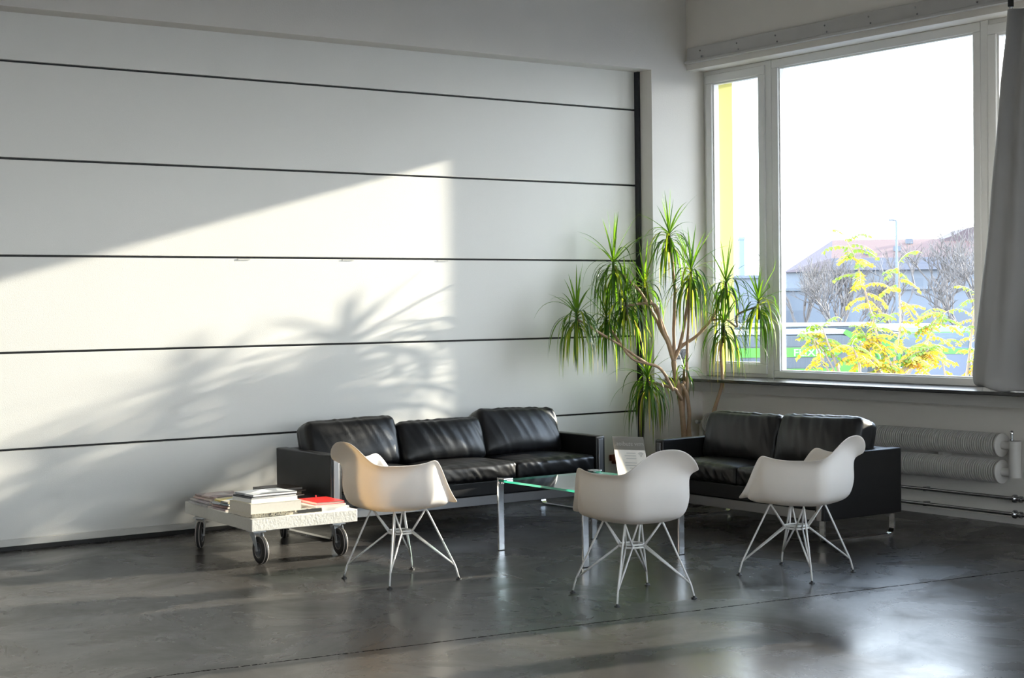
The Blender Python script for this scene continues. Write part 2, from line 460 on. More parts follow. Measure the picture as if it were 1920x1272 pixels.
# unseen low window band, added behind the photographer for fill light
t = bpy.data.objects.new('window_4', None); C.objects.link(t); tag(t, kind='structure')
mb = MB().box(-11.5, YB - .16, .9, -1.0, YB - .08, .97).box(-11.5, YB - .16, 2.43, -1.0, YB - .08, 2.5)
for i in range(6): mb.box(-11.5 + i * 2.086, YB - .16, .97, -11.43 + i * 2.086, YB - .08, 2.43)
mb.build('window_frame', M['frame'], t)
for i in range(5): MB().box(-11.43 + i * 2.086, YB - .13, .97, -9.414 + i * 2.086, YB - .126, 2.43).build('pane', M['glass'], t)

# ------------------------------------------------------------------ curtain
def build_curtain():
    t = thing('curtain', 'grey cloth curtain hanging at the right end of the window, bunched on the sill', 'curtain', (-.2, -3.6, .97))
    ctrl = [(3.575, -3.515), (3.35, -3.495), (3.0, -3.455), (2.6, -3.41), (2.15, -3.365), (1.7, -3.30), (1.4, -3.255), (1.2, -3.225), (1.08, -3.213), (1.02, -3.222), (.99, -3.245), (.978, -3.28)]
    y_end = -4.62
    def fn(u, v):
        z, yl = catmull(ctrl, v)
        y = yl + (y_end - yl) * u
        k = min(1, v * 1.15)
        # pinched pleats at the top open into broad soft folds below
        fold = math.sin(u * 4.6 * PI + .5 + .5 * noise.noise(Vector((u * 2, z * .5, 1))))
        pleat = math.sin(u * 15 * PI)
        x = -.215 - .070 * k * fold * min(1, u * 8 + .25) - .030 * (1 - k) * pleat
        x += .030 * noise.noise(Vector((u * 7 + z * .35, z * .55, 3))) * k + .010 * noise.noise(Vector((u * 22 + z * 1.1, z * 1.6, 8)))
        y += .020 * math.cos(u * 4.6 * PI + .5) * k
        b = max(0, (v - .80) / .20)
        x += .07 * b * b * fold                                   # the hem tucks in and rests on the sill
        z2 = z + b * (.018 * math.sin(u * 19 + 1) + .012 * math.sin(u * 43)) - .05 * b * max(0, min(1, (u - .24) * 14))
        if x > -.295: z2 = max(z2, .970)
        return (x + .2, y + 3.6, z2 - .97)
    o = MB().grid(fn, 150, 110).build('fabric', M['curtain'], t, smooth=True, fixn=False)
    s = o.modifiers.new('thick', 'SOLIDIFY'); s.thickness = .004
    MB().box(-.06, -1.1, 2.70, .02, .14, 2.73).build('curtain_track', M['black'], t)
    for k in range(7):
        y = -3.53 - k * .16 + 3.6
        h = MB().box(-.022, y - .014, 2.625, .012, y + .014, 2.705).build('hook', M['black'], t, bevel=.004)
        MB().tube([(.0 + .016 * math.cos(a * PI / 5), y, 2.612 + .016 * math.sin(a * PI / 5)) for a in range(10)], .004, 6, closed=True).build('eyelet', M['chrome'], h, smooth=True)
build_curtain()

# ------------------------------------------------------------------ radiator and pipes
def build_radiator():
    t = thing('tube_radiator', 'white radiator of two stacked finned tubes on the wall beneath the window', 'radiator', (.045, -1.7, 0))
    for zc in (.568, .378):
        prof = []
        y = 0; n = 150; L = 3.02
        prof.append((.03, 0))
        for k in range(n):
            h = k * L / n; d = L / n
            prof += [(.048, h), (.084, h + d * .06), (.084, h + d * .42), (.048, h + d * .48)]
        prof.append((.03, L))
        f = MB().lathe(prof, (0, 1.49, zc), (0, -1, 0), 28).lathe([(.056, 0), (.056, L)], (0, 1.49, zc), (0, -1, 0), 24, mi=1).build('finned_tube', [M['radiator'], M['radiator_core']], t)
        MB().lathe([(0, .0), (.082, .0), (.085, .004), (.085, .016), (.08, .02), (0, .02)], (0, -1.53, zc), (0, -1, 0), 32).build('end_disc', M['radiator'], f, auto=40)
        MB().lathe([(0, .0), (.082, .0), (.085, .004), (.085, .016), (.08, .02), (0, .02)], (0, 1.51, zc), (0, -1, 0), 32).build('end_disc', M['radiator'], f, auto=40)
    mb = MB()
    mb.tube([(0, -1.54, .568), (0, -1.655, .568)], .030, 16); mb.tube([(0, -1.54, .378), (0, -1.655, .378)], .030, 16)
    mb.tube([(0, -1.655, .345), (0, -1.655, .602)], .043, 20)
    mb.build('header_pipe', M['radiator'], t, auto=40)
    MB().lathe([(.010, 0), (.016, .004), (.016, .014), (.010, .016), (.010, .05), (.014, .052), (.014, .066), (.008, .075), (0, .075)], (0, -1.63, .60), (0, 0, 1), 12).build('bleed_valve', M['chrome'], t, auto=40)
    mb = MB().tube(fillet([(0, 1.52, .568), (0, 1.60, .568), (0, 1.60, 0)], .03), .022, 12)
    mb.tube([(0, 1.52, .378), (0, 1.60, .378)], .022, 12)
    mb.build('feed_pipe', M['radiator'], t, auto=40)
    MB().lathe([(.012, 0), (.018, .005), (.018, .04), (.010, .045), (0, .045)], (-.02, 1.60, .575), (-1, 0, 0), 12).build('valve', M['zinc'], t, auto=40)
    for s in (-1, .2, 1.2):
        MB().box(0, s - .02, .33, .10, s + .02, .62).build('wall_bracket', M['radiator'], t)
build_radiator()
for zc, w_ in ((.187, 'upper'), (.076, 'lower')):
    t = thing('heating_pipe', 'thin dark steel pipe along the foot of the window wall, %s of the pair' % w_, 'pipe', (.10, -1.8, zc), 0, 'pipes along the foot of the window wall')
    MB().tube([(0, 1.76, 0), (0, -6.0, 0)], .013, 12).build('pipe', M['darkpipe'], t, auto=40)
    MB().lathe([(0, 0), (.026, 0), (.03, .004), (.03, .02), (.02, .03), (.02, .05), (.024, .055), (.024, .07), (0, .07)], (0, -1.50, 0), (0, -1, 0), 16).build('coupling', M['darkpipe'], t, auto=40)
    for y in (1.2, -.7, -2.6):
        MB().box(-.004, y - .012, -.016, .05, y + .012, .016).build('pipe_clip', M['darkpipe'], t)

# ------------------------------------------------------------------ socket on the pillar
t = thing('wall_socket', 'black double power socket on the white pillar behind the plant stems', 'socket', (-.105, 0, 1.16))
MB().box(-.078, -.012, -.042, .078, 0, .042).build('cover_plate', M['black'], t, bevel=.005)
for x in (-.037, .037):
    MB().lathe([(.030, -.012), (.030, -.016), (.024, -.016), (.022, -.004), (0, -.004)], (x, 0, 0), (0, 1, 0), 24).build('socket_insert', M['hub'], t, auto=40)

# ------------------------------------------------------------------ sofas
def cushion_mesh(mb, W, D, H, kind, seed, nx=64, ny=26):
    """puffed, creased leather cushion: W along x, D along y (front at -D/2), H up, origin bottom centre"""
    import itertools
    def wr(x, z, s):
        a = noise.noise(Vector((x * 13 + z * 3.0 + s, z * 2.2, s * 1.7)))
        b = noise.noise(Vector((x * 27 + z * 6 + s * 3, z * 3.0, s)))
        return (1 - abs(a) * 2.2) * .6 + (1 - abs(b) * 2) * .3
    rc = min(D, H) * .20
    def shape(a, b, c):
        """a,b,c in -1..1 on cube surface"""
        x, y, z = a * W / 2, b * D / 2, c * H / 2
        # rounded box
        hx, hy, hz = W / 2 - rc, D / 2 - rc, H / 2 - rc
        cx, cy, cz = max(-hx, min(hx, x)), max(-hy, min(hy, y)), max(-hz, min(hz, z))
        d = Vector((x - cx, y - cy, z - cz))
        if d.length > 1e-9:
            n = d.normalized(); p = Vector((cx, cy, cz)) + n * rc
        else:
            n = Vector((0, 0, 1)); p = Vector((x, y, z))
        ex = max(0, 1 - abs(a) ** 3); ey = max(0, 1 - abs(b) ** 3); ez = max(0, 1 - abs(c) ** 3)
        if kind == 'seat':
            p.z += (.018 if c > 0 else -.004) * ex * ey * (1 if abs(c) > .5 else 0)
            p.y -= .020 * ez * ex * (1 if b < -.3 else 0)
            front = max(0, -b)
            p += n * (.0075 * wr(x, p.z * 3 + y * .8, seed) * (front ** 2 * .9 + .15))
            p.z -= .006 * abs(a) ** 8
        else:
            p.y -= .040 * ez * ex * (1 if b < 0 else .25) * (1.15 - .25 * c)
            p.z += .010 * ex * ey * (1 if c > .5 else 0)
            fade = (1 if b < .3 else .2) * (.35 + .65 * (1 - abs(c * .6 - .25)))
            p += n * (.0095 * wr(x * .9 + .16 * z, z, seed) * fade)
            p.x += math.copysign(.012, a) * abs(a) * ez * .8
        return p
    def face(fix, sgn, n1, n2):
        def fn(u, v):
            q = [0, 0, 0]; o = [i for i in (0, 1, 2) if i != fix]
            q[fix] = sgn; q[o[0]] = math.sin((u * 2 - 1) * PI / 2) * .35 + (u * 2 - 1) * .65; q[o[1]] = math.sin((v * 2 - 1) * PI / 2) * .35 + (v * 2 - 1) * .65
            return shape(*q)
        mb.grid(fn, n1, n2)
    for s in (-1, 1):
        face(1, s, nx, ny); face(2, s, nx, ny); face(0, s, ny, ny)

def merge(o, d=.0006):
    import bmesh
    bm = bmesh.new(); bm.from_mesh(o.data)
    bmesh.ops.remove_doubles(bm, verts=bm.verts, dist=d)
    bmesh.ops.recalc_face_normals(bm, faces=bm.faces)
    bm.to_mesh(o.data); bm.free()

def sofa(label, W, D, n, loc, rz, seed, backs):
    """local frame: front at y=0 looking to -y, back at y=D, x from 0 to W"""
    t = thing('leather_sofa', label, 'sofa', loc, rz)
    aw = .085
    def leather(mb, name, bev=.014): return mb.build(name, M['leather'], t, bevel=bev, seg=3)
    for x0 in (0, W - aw):
        mb = MB()
        # arm panel: a board with its front edge recessed for the chrome bar
        mb.prism([(0.0, .155), (.0, .585), (.012, .597), (D, .597), (D, .155)], 0, x0, x0 + aw)
        a = leather(mb, 'armrest')
        MB().box(x0 + .021, -.006, .155, x0 + aw - .021, .01, .572).build('chrome_bar', M['steel'], a, bevel=.002)
    leather(MB().box(aw, D - .085, .20, W - aw, D, .592), 'back_panel')
    leather(MB().box(aw, .03, .215, W - aw, D - .085, .325), 'seat_base', .012)
    MB().box(aw * .4, .045, .145, W - aw * .4, .075, .213).build('front_rail', M['steel'], t, bevel=.003)
    MB().box(aw * .4, D - .10, .145, W - aw * .4, D - .07, .213).build('back_rail', M['steel'], t, bevel=.003)
    for x in (aw * .5, W - aw * .5):
        path = fillet([(x, .03, .21), (x, .03, .007), (x, D - .05, .007), (x, D - .05, .21)], .05, 6)
        MB().strip(path, .044, .013, (1, 0, 0)).build('sled_leg', M['chrome'], t, auto=50)
    sw = (W - 2 * aw) / n
    for k in range(n):
        mb = MB(); cushion_mesh(mb, sw - .006, D - .12, .125, 'seat', seed + k * 5.3)
        o = mb.build('seat_cushion', M['leather'], t, smooth=True); merge(o)
        o.location = (aw + sw * (k + .5), .012 + (D - .12) / 2, .325 + .0625)
    for k in range(n):
        h, tilt, dz, dy, rot, th = backs[k]
        mb = MB(); cushion_mesh(mb, sw - .02, th, h, 'back', seed + 40 + k * 7.7)
        o = mb.build('back_cushion', M['leather'], t, smooth=True); merge(o)
        o.location = (aw + sw * (k + .5), D - .26 + dy, .452 + dz + h / 2 - .03)
        o.rotation_euler = (-math.radians(tilt), math.radians(rot), 0)
    return t
S1 = sofa('black leather three-seat sofa on chrome sled legs along the panelled door', 2.395, .80, 3, (-4.06, -.885, 0), 0, 2.0,
          [(.36, 17, .0, 0, -1.2, .19), (.325, 20, -.01, -.02, -.3, .21), (.365, 21, .0, .01, 1.5, .20)])
S2 = sofa('black leather two-seat sofa on chrome sled legs below the window', 1.69, .76, 2, (-1.62, -1.42, 0), -PI / 2, 77.0,
          [(.355, 15, .0, .0, 0, .18), (.37, 17, .0, .0, -1, .20)])

# ------------------------------------------------------------------ moulded armchairs
RIM = [  # lateral, forward, up, neck inset, neck drop
    (0, -.388, .832, .075, .085), (.065, -.386, .826, .075, .085), (.122, -.379, .804, .074, .083), (.172, -.365, .768, .070, .070),
    (.212, -.338, .727, .062, .050), (.241, -.296, .704, .050, .040), (.268, -.205, .698, .032, .04), (.291, -.11, .697, .018, .04), (.304, -.03, .705, .014, .04), (.310, .02, .717, .014, .045), (.310, .048, .714, .015, .045),
    (.303, .074, .690, .017, .045), (.291, .108, .640, .019, .04), (.271, .160, .555, .022, .025), (.253, .207, .493, .032, .012),
    (.236, .240, .463, .050, .0), (.200, .262, .449, .064, -.008), (.13, .272, .445, .068, -.016), (0, .276, .450, .070, -.020)]
FULL = [list(q) for q in RIM] + [[-q[0]] + list(q[1:]) for q in RIM[-2:0:-1]]

def make_chair(label):
    t = thing('moulded_armchair', label, 'chair', group='white moulded armchairs around the glass table')
    NU, NV = 120, 30
    cx, cy, cz = 0, -.045, .428
    def fn(u, v):
        x, y, z, ins, dn = catmull(FULL, u, True)
        hx, hy = x - cx, y - cy; L = math.hypot(hx, hy) or 1e-6
        ux, uy = hx / L, hy / L
        nx, ny, nz = x - ux * ins, y - uy * ins, z - dn
        lipk = min(1, max(0, (.50 - z) / .04))
        S = [cx + (nx - cx) * .58, cy + (ny - cy) * .58, cz - .004 + .010 * lipk]
        W = [cx + (nx - cx) * .87, cy + (ny - cy) * .87, cz + .13 * (nz - cz) + .018 * lipk]
        P = [[cx, cy, cz], [cx + (nx - cx) * .35, cy + (ny - cy) * .35, cz - .006], S, W, [cx + (nx - cx) * .985, cy + (ny - cy) * .985, cz + .48 * (nz - cz) + .012 * lipk], [nx, ny, nz], [x, y, z]]
        q = catmull(P, v ** .9)
        return q
    o = MB().grid(fn, NU, NV, wrap_u=True).build('seat_shell', M['shell'], t, smooth=True, fixn=True)
    merge(o, .0004)
    s = o.modifiers.new('thick', 'SOLIDIFY'); s.thickness = .0055; s.offset = 0
    sb = o.modifiers.new('smooth', 'SUBSURF'); sb.levels = 1; sb.render_levels = 1
    r = .0056
    hub = MB()
    def oc(z, k=1.0):
        c = []
        for a in ((.062, .034), (.034, .062), (-.034, .062), (-.062, .034), (-.062, -.034), (-.034, -.062), (.034, -.062), (.062, -.034)):
            c.append((a[0] * k, a[1] * k, z))
        return c
    hub.tube(oc(.272), r, 8, closed=True); hub.tube(oc(.286, .94), r, 8, closed=True)
    hub.build('wire_hub', M['wire'], t, smooth=True)
    for sx in (1, -1):
        for sy in (1, -1):
            mb = MB()
            top = (sx * .118, sy * .112 - .01, .418); knee = (sx * .230, sy * .230, .075); foot = (sx * .242, sy * .242, .012)
            mb.tube(fillet([(sx * .07, sy * .07 - .01, .424), top, knee, foot], .02), r, 8)
            h1 = (sx * .062, sy * .034, .279); h2 = (sx * .034, sy * .062, .279)
            for h in (h1, h2):
                mb.tube([(sx * .228, sy * .228, .082), h], r * .95, 8)
                mb.tube([(sx * .116, sy * .110 - .01, .414), h], r * .95, 8)
            leg = mb.build('leg', M['wire'], t, smooth=True)
            MB().lathe([(0, .016), (.006, .016), (.008, .009), (.016, .006), (.0165, 0), (0, 0)], (sx * .242, sy * .242, 0), (0, 0, 1), 14).build('foot_glide', M['glide'], leg, auto=40)
            MB().lathe([(0, .0), (.012, 0), (.012, .014), (0, .014)], (sx * .075, sy * .075 - .01, .413), (0, 0, 1), 12).build('shock_mount', M['glide'], leg, auto=40)
    return t
ch = make_chair('white moulded plastic armchair beside the book trolley, facing right toward the glass table')
ch2 = copy_tree(ch); ch3 = copy_tree(ch)
ch.location = (-4.461, -2.435, 0); ch.rotation_euler.z = math.radians(2.4) - PI / 2
ch2.location = (-3.764, -3.72, 0); ch2.rotation_euler.z = math.radians(-8.8)
ch2['label'] = 'white plastic armchair nearest the camera, its back turned, before the glass table'
ch3.location = (-2.56, -3.778, 0); ch3.rotation_euler.z = math.radians(14.2)
ch3['label'] = 'white moulded plastic armchair in front of the two-seat sofa by the window'

# ------------------------------------------------------------------ glass table
def build_table():
    t = thing('glass_table', 'low glass coffee table on four flat chrome legs between sofas and chairs', 'table', (-2.99, -2.365, 0))
    hx, hy, zt = .405, .435, .466
    gm = MB()
    gm.add([(-hx, -hy, zt - .014), (hx, -hy, zt - .014), (hx, hy, zt - .014), (-hx, hy, zt - .014), (-hx, -hy, zt), (hx, -hy, zt), (hx, hy, zt), (-hx, hy, zt)],
           [(3, 2, 1, 0), (4, 5, 6, 7)], 0)
    gm.add([(-hx, -hy, zt - .014), (hx, -hy, zt - .014), (hx, hy, zt - .014), (-hx, hy, zt - .014), (-hx, -hy, zt), (hx, -hy, zt), (hx, hy, zt), (-hx, hy, zt)],
           [(0, 1, 5, 4), (1, 2, 6, 5), (2, 3, 7, 6), (3, 0, 4, 7)], 1)
    gm.build('glass_top', [M['tglass'], M['tedge']], t)
    for sx in (-1, 1):
        for sy in (-1, 1):
            x = sx * (hx - .018); y = sy * (hy + .010)
            mb = MB().box(x - .022, y - .008, .004, x + .022, y + .008, .478)
            l = mb.build('leg', M['chrome'], t, bevel=.002)
            MB().box(x - .023, y - .009, 0, x + .023, y + .009, .004).build('foot_pad', M['glide'], l)
            MB().box(min(x - .022, x - .022 - sx * .03), min(y, y - sy * .07), zt + .001, max(x + .022, x + .022 - sx * .03), max(y, y - sy * .07), zt + .012).build('clamp_plate', M['chrome'], l, bevel=.002)
            MB().lathe([(0, 0), (.012, 0), (.012, .012), (0, .012)], (x, y - sy * .03, zt - .027), (0, 0, 1), 14).build('clamp_screw', M['chrome'], l, auto=40)
build_table()

# paper sign in a leaning clear stand, seen from behind
def build_sign():
    t = thing('sign_stand', 'clear acrylic stand with a printed paper sign read from behind, on the glass table', 'sign', (-2.80, -2.43, .4675), 0)
    tx = Vector((.495, -.871, 0)).normalized(); nb = Vector((-.871, -.496, 0)).normalized()
    lean = math.radians(21)
    up = (Vector((0, 0, 1)) * math.cos(lean) + nb * math.sin(lean)).normalized()
    nn = tx.cross(up).normalized()          # +nn or -nn is the side away from us
    if nn.dot(nb) > 0: nn = -nn
    def fr(o=(0, 0, 0)):
        m = Matrix.Identity(4)
        for i in range(3):
            m[i][0] = tx[i]; m[i][1] = up[i]; m[i][2] = nn[i]
        return m
    Mt = fr()
    W_, H_ = .215, .305
    a = MB(); a.M = Mt; a.box(-.003, .004, -.0032, W_ + .003, H_ + .003, -.0017); a.box(-.003, .004, .0017, W_ + .003, H_ + .003, .0032)
    a.build('acrylic_sleeve', M['acrylic'], t)
    f = MB(); z = Vector((0, 0, .002)); back = -nb
    f.hexa([tx * -.003 + z * 0, tx * (W_ + .003), tx * (W_ + .003) + back * .09, tx * -.003 + back * .09], [tx * -.003 + z * 2, tx * (W_ + .003) + z * 2, tx * (W_ + .003) + back * .09 + z * 2, tx * -.003 + back * .09 + z * 2])
    f.build('foot', M['acrylic'], t)
    p = MB(); p.M = Mt; p.box(.002, .006, -.0005, W_ - .002, H_, .0005); p.build('paper_sheet', M['paper'], t)
    g = MB(); g.M = Mt; g.box(.002, H_ - .093, -.0008, W_ - .002, H_ - .001, .0008); g.build('header_band', M['greypaper'], t)
    # lettering reads from the far side: mirrored for us
    Mf = Mt @ Matrix(((-1, 0, 0, 0), (0, 1, 0, 0), (0, 0, 1, 0), (0, 0, 0, 1)))
    text_mesh('lettering', 'rmv studios.', .042, M['whiteink'], t, Mf @ Matrix.Translation((-W_ + .006, H_ - .062, 0)), .0011, sx=.93)
    ls = MB(); ls.M = Mt
    random.seed(3)
    for k in range(9):
        yy = H_ - .118 - k * .019 - (.012 if k > 2 else 0) - (.012 if k > 5 else 0)
        wdt = random.uniform(.05, .10)
        ls.box(.145 - wdt, yy, -.0008, .145, yy + .005, .0008)
    ls.build('text_lines', M['ink'], t)
    wf = MB(); wf.M = Mt
    for k in range(3):
        r0 = .010 + k * .0075
        wf.strip([(.180 + r0 * math.cos(a), H_ - .135 + r0 * math.sin(a), 0) for a in [PI / 2 + (i / 8 - .5) * 1.7 for i in range(9)]], .0018, .0038, (0, 0, 1))
    wf.lathe([(0, -.0009), (.004, -.0009), (.004, .0009), (0, .0009)], (.180, H_ - .135, 0), (0, 0, 1), 10)
    wf.build('signal_symbol', M['ink'], t)
build_sign()

# ------------------------------------------------------------------ trolley
def build_trolley():
    t = thing('platform_trolley', 'low white wooden platform trolley on four castors, loaded with books', 'trolley', (-4.5, -.8, 0))
    o = Vector((-4.5, -.8, 0))
    c = [(-4.915, -1.405), (-4.147, -1.39), (-4.095, -.235), (-4.84, -.24)]
    b4 = [Vector((x, y, .205)) - o for x, y in c]; t4 = [Vector((x, y, .285)) - o for x, y in c]
    MB().hexa(b4, t4).build('deck', M['deck'], t, bevel=.004)
    for (px, py, ang, off) in ((-4.855, -1.345, 90, .06), (-4.285, -1.35, 86, .06), (-4.835, -.485, 54, .05), (-4.19, -.42, 70, .05)):
        R = Matrix.Translation(Vector((px, py, 0)) - o) @ Matrix.Rotation(math.radians(ang) + PI, 4, 'Z')
        # local: wheel rolls along x, trails to +x
        k = MB(); k.M = R
        k.box(-.05, -.045, .198, .05, .045, .205); k.lathe([(0, .183), (.034, .183), (.036, .19), (.036, .198), (0, .198)], (0, 0, 0), (0, 0, 1), 20)
        for s in (-1, 1):
            y0, y1 = s * .026, s * .031
            pl = [(-.034, .19), (.040, .19), (off + .012, .10), (off + .012, .082), (off - .012, .082), (off - .014, .10)]
            k.prism(pl, 1, y0, y1)
        k.lathe([(0, -.034), (.007, -.034), (.007, .034), (0, .034)], (off, 0, .089), (0, 1, 0), 10)
        fk = k.build('castor_fork', M['zinc'], t, auto=40)
        wv = MB(); wv.M = R
        wv.lathe([(.046, -.016), (.052, -.020), (.080, -.018), (.087, -.011), (.0885, 0), (.087, .011), (.080, .018), (.052, .020), (.046, .016)], (off, 0, .089), (0, 1, 0), 36)
        wv.build('wheel', M['tyre'], fk, smooth=True)
        hb = MB(); hb.M = R
        hb.lathe([(0, -.021), (.016, -.021), (.02, -.012), (.040, -.009), (.047, -.016), (.047, .016), (.040, .009), (.02, .012), (.016, .021), (0, .021)], (off, 0, .089), (0, 1, 0), 30)
        hb.build('wheel_hub', M['hub'], fk, auto=30)
        ln = MB(); ln.M = R
        for s in (-1, 1):
            ln.lathe([(.0855, s * .0135), (.0872, s * .0125), (.0884, s * .0095), (.0868, s * .0095)], (off, 0, .089), (0, 1, 0), 36)
            ln.lathe([(.0470, s * .0170), (.0488, s * .0192), (.0500, s * .0192), (.0482, s * .0170)], (off, 0, .089), (0, 1, 0), 36)
        ln.build('wheel_line', M['trim_ring'], fk)
build_trolley()

# ------------------------------------------------------------------ books and magazines
def bmat(n, c, r=.45): return mat('cover_' + n, c, r, var=.05, vscale=20)
PAGES = mat('paper_page_edges', (.82, .77, .68), .8, var=.06, vscale=60)
PAGEG = mat('grey_page_edges', (.30, .30, .30), .6, var=.06, vscale=60); PAGEB = mat('brown_page_edges', (.36, .27, .21), .7, var=.06, vscale=60)
PAGEW = mat('white_page_edges', (.85, .84, .82), .8, var=.03, vscale=60)
def patch_mat(name, cols, scale):
    m, nt, b, out = new_mat(name); N = nt.nodes; L = nt.links
    tc = N.new('ShaderNodeTexCoord'); v = N.new('ShaderNodeTexVoronoi'); v.inputs['Scale'].default_value = scale
    L.new(tc.outputs['Object'], v.inputs['Vector'])
    cr = N.new('ShaderNodeValToRGB'); cr.color_ramp.interpolation = 'CONSTANT'
    sp = N.new('ShaderNodeSeparateColor'); L.new(v.outputs['Color'], sp.inputs[0]); L.new(sp.outputs[0], cr.inputs[0])
    els = cr.color_ramp.elements
    els[0].color = (*cols[0], 1); els[1].position = 1 / len(cols); els[1].color = (*cols[1], 1)
    for i, c in enumerate(cols[2:]): els.new((i + 2) / len(cols)).color = (*c, 1)
    L.new(cr.outputs[0], b.inputs['Base Color']); b.inputs['Roughness'].default_value = .3
    return m
def book(label, cx, cy, z, W, D, th, rz, cover, pages, name='book', spine='left', cover_t=.003, over=.004, group=None, cat=None):
    """closed book lying flat; spine: the side that carries the back; pages show on the others"""
    t = thing(name, label, cat or name.split('_')[-1], (cx, cy, z), math.radians(rz), group)
    w2, d2 = W / 2, D / 2
    pw = dict(l=over, r=over, f=over, b=over)
    k = {'left': 'l', 'right': 'r', 'front': 'f', 'back': 'b'}[spine]; pw[k] = cover_t
    mb = MB().box(-w2, -d2, 0, w2, d2, cover_t).box(-w2, -d2, th - cover_t, w2, d2, th)
    if spine == 'left': mb.box(-w2, -d2, cover_t, -w2 + cover_t, d2, th - cover_t)
    if spine == 'right': mb.box(w2 - cover_t, -d2, cover_t, w2, d2, th - cover_t)
    if spine == 'front': mb.box(-w2, -d2, cover_t, w2, -d2 + cover_t, th - cover_t)
    if spine == 'back': mb.box(-w2, d2 - cover_t, cover_t, w2, d2, th - cover_t)
    mb.build('cover', cover, t)
    MB().box(-w2 + pw['l'], -d2 + pw['f'], cover_t, w2 - pw['r'], d2 - pw['b'], th - cover_t).build('pages', pages, t)
    return t
def mag(label, cx, cy, z, W, D, th, rz, cover, pages, group):
    """soft magazine: a thin block with a slightly curved cover"""
    t = thing('magazine', label, 'magazine', (cx, cy, z), math.radians(rz), group)
    def zf(u, v): return .004 * math.sin(PI * u) * (1 - v * .5) * min(1, th / .01)
    n = 9
    pg = MB(); cv = MB()
    top = lambda u, v: ((u - .5) * W, (v - .5) * D, th + zf(u, v))
    cv.grid(top, n, n)
    cv.grid(lambda u, v: ((u - .5) * W, (v - .5) * D, th - .0012 + zf(u, v)), n, n)
    cv.box(-W / 2, -D / 2, 0, W / 2, D / 2, .0012)
    cv.box(-W / 2, -D / 2, .0012, -W / 2 + .001, D / 2, th)
    cv.build('cover', cover, t)
    pg.box(-W / 2 + .002, -D / 2 + .002, .0012, W / 2 - .002, D / 2 - .002, th - .0012)
    pg.build('pages', pages, t)
    return t
ZD = .2855
GF = 'books and magazines on the trolley'
# stack at the front left corner
spine_m = patch_mat('photo_spine', [(.55, .50, .40), (.16, .15, .13), (.70, .66, .55), (.30, .28, .23)], 38)
b = book('wide photo book with lettered spine, at the bottom of the tall front stack', -4.640, -1.185, ZD, .50, .345, .027, .5, spine_m, PAGES, spine='front', group=GF)
Ms = Matrix.Translation((-.238, -.1735, .0035)) @ Matrix.Rotation(PI / 2, 4, 'X')
text_mesh('lettering', 'ANSEL ADAMS', .029, mat('pale_lettering', (.85, .80, .66), .5), b, Ms, .0006, sx=1.25)
MB().box(.07, -.1738, .003, .246, -.1722, .0245).build('spine_label', mat('black_spine_print', (.02, .02, .02), .4), b)
z = ZD + .0275
book('thick cream-paged book second from the bottom of the tall front stack', -4.732, -1.235, z, .355, .30, .066, 0, mat('cover_cream', (.80, .74, .60), .5), PAGES, spine='back', over=.001, cover_t=.0025, group=GF); z += .0665
book('white paperback third from the bottom of the tall front stack', -4.727, -1.22, z, .325, .265, .024, .5, mat('cover_white', (.82, .82, .82), .4), PAGEW, spine='left', over=.001, cover_t=.0015, group=GF); z += .0245
mag('magazine with dark edge just under the top of the tall front stack', -4.73, -1.225, z, .32, .25, .011, 1.5, mat('cover_slate', (.06, .06, .07), .3), PAGEW, GF); z += .0155
mag('magazine with grey and white glare painted on its cover, topmost on the tall front stack', -4.725, -1.23, z, .315, .25, .012, 2.0, patch_mat('cover_glare', [(.62, .64, .66), (.30, .32, .35), (.82, .83, .84), (.45, .48, .50)], 7), PAGEW, GF)  # grey and white patches paint the glare into the cover colour
# pile in the middle behind the tall stack
z = ZD
for i, (lb, c, th, dx, dy, rz) in enumerate((
        ('mauve magazine at the bottom of the middle pile beside the tall front stack', [(.42, .34, .36), (.50, .44, .45)], .012, 0, 0, -3),
        ('brown magazine in the middle of the pile beside the tall front stack', [(.35, .22, .20), (.50, .36, .34)], .012, .01, .012, 1),
        ('magazine with blue and white cover on the pile beside the tall front stack', [(.28, .36, .40), (.62, .68, .72), (.20, .24, .28), (.50, .52, .50)], .010, .012, .02, 4),
        ('magazine with a yellow corner, topmost beside the tall front stack', [(.60, .56, .50), (.75, .60, .16), (.35, .40, .42), (.62, .50, .45)], .010, .03, .03, -2))):
    mag(lb, -4.755 + dx, -.835 + dy, z, .225, .235, th, rz, patch_mat('cover_mid', c, 9), PAGES, GF); z += th + .0045
# pile at the far left corner
z = ZD
for i, (lb, c, th, dx, dy, rz, W_, D_) in enumerate((
        ('grey magazine at the bottom of the pile on the far left corner of the trolley', [(.42, .42, .43), (.55, .54, .54)], .012, -.01, 0, -4, .30, .36),
        ('lilac magazine second from the bottom on the far left corner of the trolley', [(.50, .45, .50), (.62, .58, .58)], .010, 0, .02, -3, .28, .34),
        ('magazine with beige and pink cover, third in the far left pile', [(.60, .52, .44), (.62, .46, .42), (.70, .62, .55)], .010, .02, .03, -2, .27, .31),
        ('magazine with mottled brown cover on top of the far left pile', [(.34, .22, .20), (.58, .46, .42), (.24, .17, .16), (.68, .62, .58), (.45, .30, .28)], .009, .05, .035, 3, .29, .30))):
    mag(lb, -4.70 + dx, -.50 + dy, z, W_, D_, th, rz, patch_mat('cover_left', c, 10), PAGES, GF); z += th + .0045
